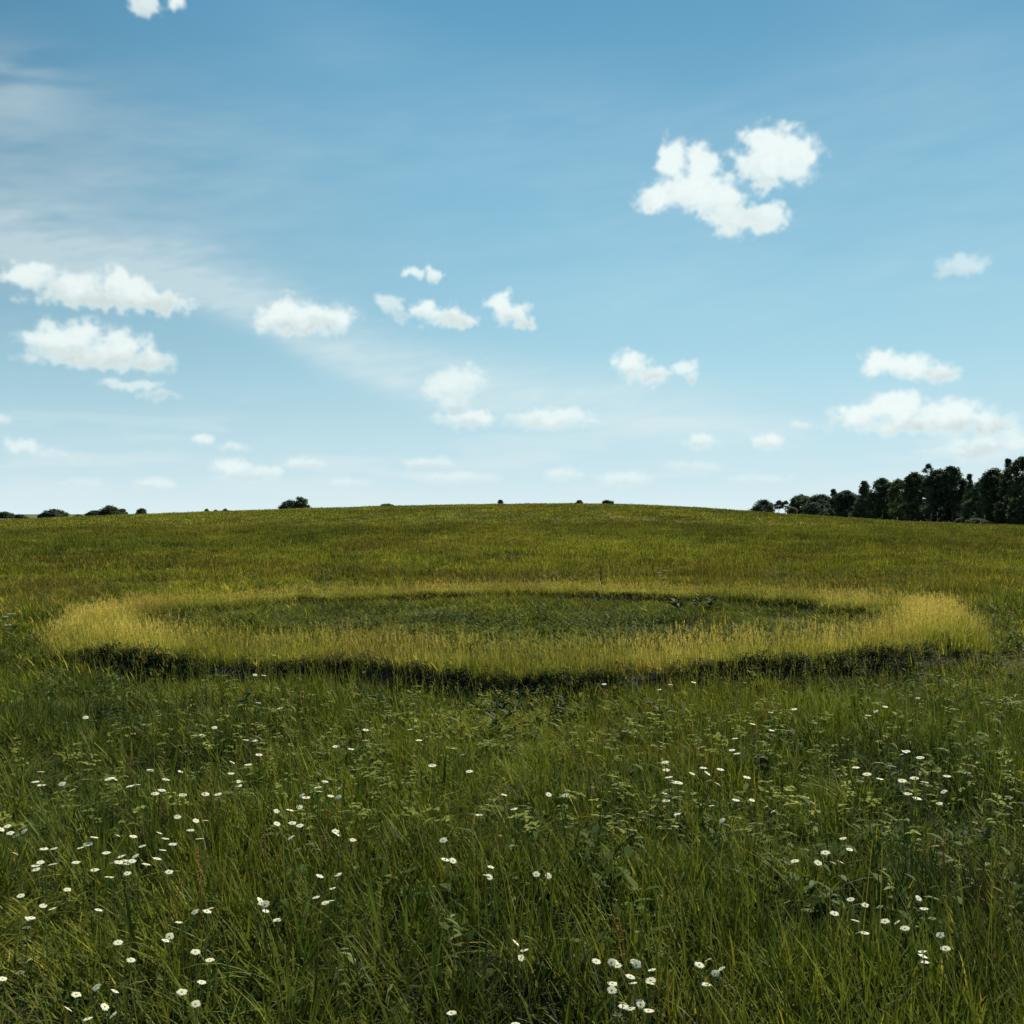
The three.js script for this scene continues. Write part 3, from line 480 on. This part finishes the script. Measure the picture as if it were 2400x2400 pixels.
// shrubs along the foot of the wood
for (let i = 0; i < 15; i++) {
  const px = 1910 + i * 37, d = lerp(300, 143, i / 14), k = d / 2573, r = rng(870 + i), pale = i === 9;
  if (i === 9 || i === 10) continue;
  plantTree('wood_shrub', { x: (px - 1200) * k, d, base: (26 + 16 * r()) * k, width: 56 * k, shape: 'bush', leaf: 0, label: 'dark shrub at the foot of the wood', category: 'shrub', group: 'shrubs at the foot of the wood', seed: 8800 + i * 7 });
}
[[2252, 160, 30, 18, 4, 'grey-green spreading shrub at the foot of the wood near its gap'], [2290, 156, 52, 17, 4, 'pale low shrub lying along the foot of the wood under its gap'], [1858, 300, 30, 18, 4, 'pale grey-green bush in front of the pointed tree']].forEach(([px, d, w, h, leaf, label], i) => {
  const k = d / 2573; plantTree('pale_shrub', { x: (px - 1200) * k, d, base: h * k + (i === 2 ? 1.2 : 0), width: w * k, shape: 'bush', leaf, label, category: 'shrub', seed: 9100 + i });
});
// far trees whose tops look over the hill on the left, and small bushes on its crest
[[12, 330, 1199, 40, 0, 'dark treetop cut by the left edge of the picture'], [45, 330, 1206, 36, 1, 'low treetop next to the one at the left edge'], [127, 320, 1193, 58, 0, 'rounded dark treetop, second dark clump along the skyline'], [183, 330, 1205, 18, 4, 'tiny hazy treetop between two dark clumps on the skyline'], [222, 310, 1196, 40, 0, 'low left shoulder of the widest dark clump on the skyline'], [256, 308, 1184, 46, 0, 'highest treetop of the widest dark clump on the skyline'], [285, 310, 1192, 34, 1, 'brownish right shoulder of the widest dark clump on the skyline'], [332, 305, 1191, 28, 0, 'small round treetop just past the widest clump'], [485, 280, 1192, 16, 4, 'palest of the three tiny bushes on the skyline'], [506, 280, 1194, 14, 1, 'flat middle one of the three tiny bushes on the skyline'], [528, 280, 1191, 16, 1, 'dark round last one of the three tiny bushes on the skyline'],
  [676, 210, 1171, 46, 0, 'sloping left half of the lone dark clump on the hill'], [706, 208, 1164, 44, 0, 'taller right half of the lone dark clump on the hill'], [908, 130, 1180, 38, 1, 'flat low bush on the hill left of the summit'], [1173, 128, 1171, 14, 3, 'tiny pointed bush on the hill summit'], [1357, 128, 1172, 20, 0, 'small dark bush just right of the summit'], [1425, 130, 1171, 32, 0, 'wider low bush on the summit nearer the wood']].forEach(([px, d, py, w, leaf, label], i) => {
  const k = d / 2573, x = (px - 1200) * k, far = d > 200, y0 = land(x, -d) - 0.15;
  plantTree(far ? 'skyline_tree' : 'crest_bush', { x, d, top: EYE + (1204 - py) * k, width: w * k * 1.1, shape: 'bush', leaf, label, category: far ? 'tree' : 'bush', group: far ? 'treetops along the skyline' : 'bushes on the hilltop', seed: 9500 + i * 3 });
});

// ---------------------------------------------------------------- daisies
const petalMat = new THREE.MeshPhysicalMaterial({ name: 'white petals', color: new THREE.Color().setRGB(0.72, 0.72, 0.53), roughness: 0.8, transmission: 0.3, thickness: 0, side: THREE.DoubleSide });
const discMat = new THREE.MeshStandardMaterial({ name: 'yellow flower centre', color: new THREE.Color().setRGB(0.62, 0.42, 0.03), roughness: 0.9 });
const stemMat = new THREE.MeshStandardMaterial({ name: 'flower stem', color: new THREE.Color().setRGB(0.07, 0.10, 0.025), roughness: 0.9 });
function daisy(seed) {
  const r = rng(seed), o = new THREE.Group(), h = 0.27 + 0.07 * r(), rad0 = 0.0125 + 0.003 * r(), bend = V3((r() - 0.5) * 0.06, 0, (r() - 0.5) * 0.06);
  const curve = new THREE.QuadraticBezierCurve3(V3(0, -0.02, 0), V3(0, h * 0.6, 0), V3(bend.x, h, bend.z));
  const stem = new THREE.Mesh(new THREE.TubeGeometry(curve, 6, 0.0014, 5), stemMat); stem.name = 'stem'; o.add(stem);
  const n = 14 + Math.floor(r() * 6), p = [], idx = [];
  for (let i = 0; i < n; i++) {
    const a = (i + 0.3 * (r() - 0.5)) / n * 6.283, L = rad0 * (0.9 + 0.2 * r()), w = rad0 * 0.36, dip = -0.10 + 0.35 * (r() - 0.4), c = Math.cos(a), s = Math.sin(a), k = p.length / 3;
    const put = (u, v, y) => p.push(c * u - s * v, y, s * u + c * v);
    put(rad0 * 0.22, -w * 0.3, 0); put(rad0 * 0.22, w * 0.3, 0); put(L * 0.65, -w * 0.5, L * 0.06); put(L * 0.65, w * 0.5, L * 0.06); put(L, -w * 0.3, dip * L * 0.4); put(L, w * 0.3, dip * L * 0.4);
    idx.push(k, k + 2, k + 1, k + 1, k + 2, k + 3, k + 2, k + 4, k + 3, k + 3, k + 4, k + 5);
  }
  const g = new THREE.BufferGeometry(); g.setAttribute('position', new THREE.Float32BufferAttribute(p, 3)); g.setIndex(idx); g.computeVertexNormals();
  const head = new THREE.Mesh(g, petalMat); head.name = 'petals'; head.position.copy(curve.getPoint(1)); head.rotation.set((r() - 0.4) * 1.1, r() * 6.283, (r() - 0.5) * 1.1);
  const dg = new THREE.SphereGeometry(rad0 * 0.26, 9, 5, 0, 6.2832, 0, 1.5708); dg.scale(1, 0.65, 1); const disc = new THREE.Mesh(dg, discMat); disc.name = 'flower_centre'; disc.position.y = 0.0006; head.add(disc); o.add(head);
  return allShadows(o);
}
function V3(x, y, z) { return new THREE.Vector3(x, y, z); }
{
  const protos = []; for (let i = 0; i < 9; i++) protos.push(daisy(100 + i * 13));
  const r = rng(31337);
  for (const [label, group, spots] of DAISIES) for (const [x, d] of spots) {
    const o = protos[Math.floor(r() * protos.length)].clone(); o.name = numbered('daisy'); o.position.set(x, land(x, -d), -d); o.rotation.y = r() * 6.283; const far = d > 5.6 ? 1.55 : d > 4.4 ? 1.25 : 1.05; o.scale.set(far, 0.85 + 0.25 * r(), far); tag(o, label, 'flower', group); scene.add(o);
  }
}

// ---------------------------------------------------------------- single weeds that stand out of the sward
const leafGeo = (() => { const b = new Blades(); b.leaf(0, 0, 0, 0, 0, 1, 0.42, [1, 1, 1], 0.3); return b.geometry; })();
const weedLeafMats = [[0.030, 0.055, 0.016], [0.055, 0.09, 0.02], [0.15, 0.19, 0.055]].map((c, i) => leafy('weed leaf ' + i, 0.25, 0.6, new THREE.Color().setRGB(...c)));
const rustMat = new THREE.MeshStandardMaterial({ name: 'rusty seed heads', color: new THREE.Color().setRGB(0.24, 0.115, 0.03), roughness: 1 });
const pinkMat = new THREE.MeshStandardMaterial({ name: 'pinkish seed heads', color: new THREE.Color().setRGB(0.42, 0.26, 0.14), roughness: 1 });
const darkStalk = new THREE.MeshStandardMaterial({ name: 'dark stalk', color: new THREE.Color().setRGB(0.045, 0.038, 0.02), roughness: 1 });
const creamMat = new THREE.MeshPhysicalMaterial({ name: 'cream umbels', color: new THREE.Color().setRGB(0.42, 0.46, 0.30), roughness: 0.9, transmission: 0.25, thickness: 0, side: THREE.DoubleSide });
const yolkMat = new THREE.MeshPhysicalMaterial({ name: 'yellow petals', color: new THREE.Color().setRGB(0.62, 0.50, 0.04), roughness: 0.8, transmission: 0.25, thickness: 0, side: THREE.DoubleSide });
function stalkMesh(r, h, lean, rad0, mat) { const c = new THREE.QuadraticBezierCurve3(V3(0, -0.02, 0), V3(0, h * 0.6, 0), V3((r() - 0.5) * lean, h, (r() - 0.5) * lean)), m = new THREE.Mesh(new THREE.TubeGeometry(c, 6, rad0, 5), mat); m.name = 'stem'; return [m, c]; }
function addLeaf(o, r, p, size, mat, up) { const m = new THREE.Mesh(leafGeo, mat); m.name = 'leaf'; m.position.copy(p); m.rotation.set(0, r() * 6.283, up, 'YZX'); m.scale.setScalar(size); o.add(m); }
function weedAt(name, x, d, label, category, group) { const o = new THREE.Group(); o.name = numbered(name); o.position.set(x, land(x, -d), -d); tag(o, label, category, group); scene.add(o); return o; }
// broad-leaved weeds
[[-0.03, 8.7, 0.34, 0.30, 26, 0, 'tall dark leafy weed below the middle of the bank'], [0.38, 8.85, 0.26, 0.28, 20, 0, 'smaller dark leafy weed beside the tall one below the bank'], [-3.23, 8.55, 0.28, 0.30, 22, 0, 'dark broad-leaved weed below the left end of the bank'], [-2.9, 8.3, 0.22, 0.24, 18, 1, 'lighter leafy weed in front of the dark one at the left'], [-2.2, 8.95, 0.26, 0.26, 20, 0, 'dark weed leaning on the foot of the bank at the left'], [-1.2, 9.2, 0.28, 0.26, 20, 0, 'dark weed at the foot of the bank left of centre'],
  [2.95, 19.3, 0.2, 0.5, 30, 1, 'wide dark weed clump inside the ring, left one of two'], [3.4, 19.4, 0.24, 0.42, 30, 1, 'tall dark weed clump inside the ring, right one of two'], [-0.57, 3.75, 0.25, 0.16, 16, 2, 'pale green leafy plant at the bottom edge left of centre'], [2.35, 6.75, 0.26, 0.28, 18, 1, 'leafy weed among the pale daisies at the right'], [1.55, 7.1, 0.22, 0.3, 18, 0, 'dark weed between the two daisy columns right of centre'], [1.2, 8.9, 0.24, 0.26, 16, 1, 'green weed at the foot of the bank right of centre']].forEach(([x, d, h, w, n, leaf, label], i) => {
  const r = rng(600 + i * 11), o = weedAt('broadleaf_weed', x, d, label, 'weed', 'broad-leaved weeds in the meadow'), k = 1 + (w > 0.27 ? 2 : 1);
  const per = Math.ceil(n / k);
  for (let s = 0; s < k; s++) {
    const [m, c] = stalkMesh(r, h * (0.8 + 0.3 * r()), 0.15, 0.0028, stemMat); m.position.set((r() - 0.5) * w * 0.7, 0, (r() - 0.5) * w * 0.7); o.add(m);
    for (let j = 0; j < per; j++) { const t = 0.15 + 0.85 * j / per, p = c.getPoint(t).add(m.position); addLeaf(o, r, p, w * (0.55 - 0.25 * t) * (0.7 + 0.5 * r()), weedLeafMats[leaf], 0.15 + 0.5 * r()); }
  }
  allShadows(o);
});
// rusty sorrel stalks
[[0.43, 7.5, 'left rusty sorrel stalk below the centre of the bank'], [0.64, 7.6, 'right rusty sorrel stalk below the centre of the bank'], [-1.31, 4.25, 'rusty sorrel beside the daisies at lower left'], [-1.24, 4.4, 'leaning rusty sorrel just behind the one at lower left'], [-1.1, 4.9, 'rusty sorrel between the daisy crowd and the tight bunch'], [1.86, 4.75, 'rusty sorrel in the near grass at the lower right'], [1.78, 8.0, 'rusty sorrel above the short daisy column at the right'], [-1.05, 7.4, 'rusty sorrel among the yellow weeds left of centre'], [0.4, 3.85, 'rusty sorrel at the bottom edge by the daisy patch'], [-0.9, 5.2, 'single rusty sorrel in the grass left of centre'], [2.75, 6.4, 'rusty sorrel in the weedy patch at the right']].forEach(([x, d, label], i) => {
  const r = rng(660 + i * 5), o = weedAt('sorrel_plant', x, d, label, 'weed', 'rusty sorrel stalks'), [m, c] = stalkMesh(r, 0.3 + 0.1 * r(), 0.16, 0.0018, rustMat), b = new Blades(); o.add(m);
  for (let j = 0; j < 46; j++) { const p = c.getPoint(0.45 + 0.55 * (j / 46) ** 0.8), a = r() * 6.283, q = r() * 0.014 * (1 - j / 60); p.x += Math.cos(a) * q; p.z += Math.sin(a) * q; b.leaf(p.x, p.y, p.z, a, r() * 1.2, 0.006 + 0.006 * r(), 0.006, [1, 1, 1]); }
  const s = new THREE.Mesh(b.geometry, rustMat); s.name = 'seed_head'; o.add(s); for (let j = 0; j < 4; j++) addLeaf(o, r, c.getPoint(0.08 + 0.1 * j), 0.07, weedLeafMats[1], 0.5); allShadows(o);
});
// taller odd ones
{
  const spike = (name, x, d, h, mat, label, n, size) => { const r = rng(Math.round(x * 100 + d * 7)), o = weedAt(name, x, d, label, 'weed'), [m, c] = stalkMesh(r, h, 0.08, 0.004, darkStalk), b = new Blades(); o.add(m); for (let j = 0; j < n; j++) { const p = c.getPoint(0.35 + 0.65 * j / n); b.leaf(p.x, p.y, p.z, r() * 6.283, r() * 1.3, size * (0.7 + 0.6 * r()), size, [1, 1, 1]); } const s = new THREE.Mesh(b.geometry, mat); s.name = 'seed_head'; o.add(s); for (let j = 0; j < 5; j++) addLeaf(o, r, c.getPoint(0.06 + 0.05 * j), h * 0.35, weedLeafMats[0], 0.5); allShadows(o); };
  spike('dock_plant', 2.0, 24.6, 0.55, darkStalk, 'dark upright dock stalk behind the far side of the ring', 60, 0.035);
  spike('dock_plant', -1.72, 9.0, 0.30, pinkMat, 'pinkish dock seed head just below the bank left of centre', 60, 0.018);
  const umbel = (x, d, h, label) => { const r = rng(Math.round(x * 90 + d)), o = weedAt('umbel_plant', x, d, label, 'wildflower', 'cream umbel flowers'), [m, c] = stalkMesh(r, h, 0.2, 0.004, stemMat); o.add(m); for (let k = 0; k < 4; k++) { const b = new Blades(), p = c.getPoint(1 - 0.13 * k), a = r() * 6.283, q = k ? 0.1 + 0.08 * r() : 0; for (let j = 0; j < 30; j++) { const s = 0.05 * Math.sqrt(r()), e = r() * 6.283; b.leaf(Math.cos(e) * s, 0.01 * r(), Math.sin(e) * s, r() * 6.283, 0.2 * r(), 0.016, 0.014, [1, 1, 1]); } const f = new THREE.Mesh(b.geometry, creamMat); f.name = 'flower_cluster'; f.position.set(p.x + Math.cos(a) * q, p.y, p.z + Math.sin(a) * q); o.add(f); if (q) { const st = new THREE.Mesh(new THREE.TubeGeometry(new THREE.LineCurve3(c.getPoint(0.8 - 0.13 * k), f.position), 2, 0.0022, 4), stemMat); st.name = 'stem'; o.add(st); } } for (let j = 0; j < 5; j++) addLeaf(o, r, c.getPoint(0.1 * j + 0.05), 0.16, weedLeafMats[1], 0.5); allShadows(o); };
  umbel(-6.95, 15.3, 0.42, 'cream umbel plant at the left edge beyond the end of the ring, taller one'); umbel(-7.2, 15.0, 0.3, 'cream umbel plant at the left edge beyond the end of the ring, lower one'); umbel(3.35, 24.5, 0.45, 'cream umbel plant behind the far side of the ring');
  const yr = rng(5); [[-0.06, 4.85, 'yellow flower head low at the centre of the meadow'], [2.8, 5.6, 'yellow flower head below the weedy patch at the right'], [1.72, 8.1, 'yellow flower head above the short daisy column']].forEach(([x, d, label]) => { const o = weedAt('yellow_flower', x, d, label, 'flower', 'yellow flower heads'), [m, c] = stalkMesh(yr, 0.3, 0.05, 0.0015, stemMat), b = new Blades(); o.add(m); for (let j = 0; j < 24; j++) b.leaf(0, 0, 0, yr() * 6.283, 0.1 + 0.8 * yr(), 0.012, 0.005, [1, 1, 1]); const f = new THREE.Mesh(b.geometry, yolkMat); f.name = 'petals'; f.position.copy(c.getPoint(1)); o.add(f); allShadows(o); });
}

renderer.render(scene, camera);
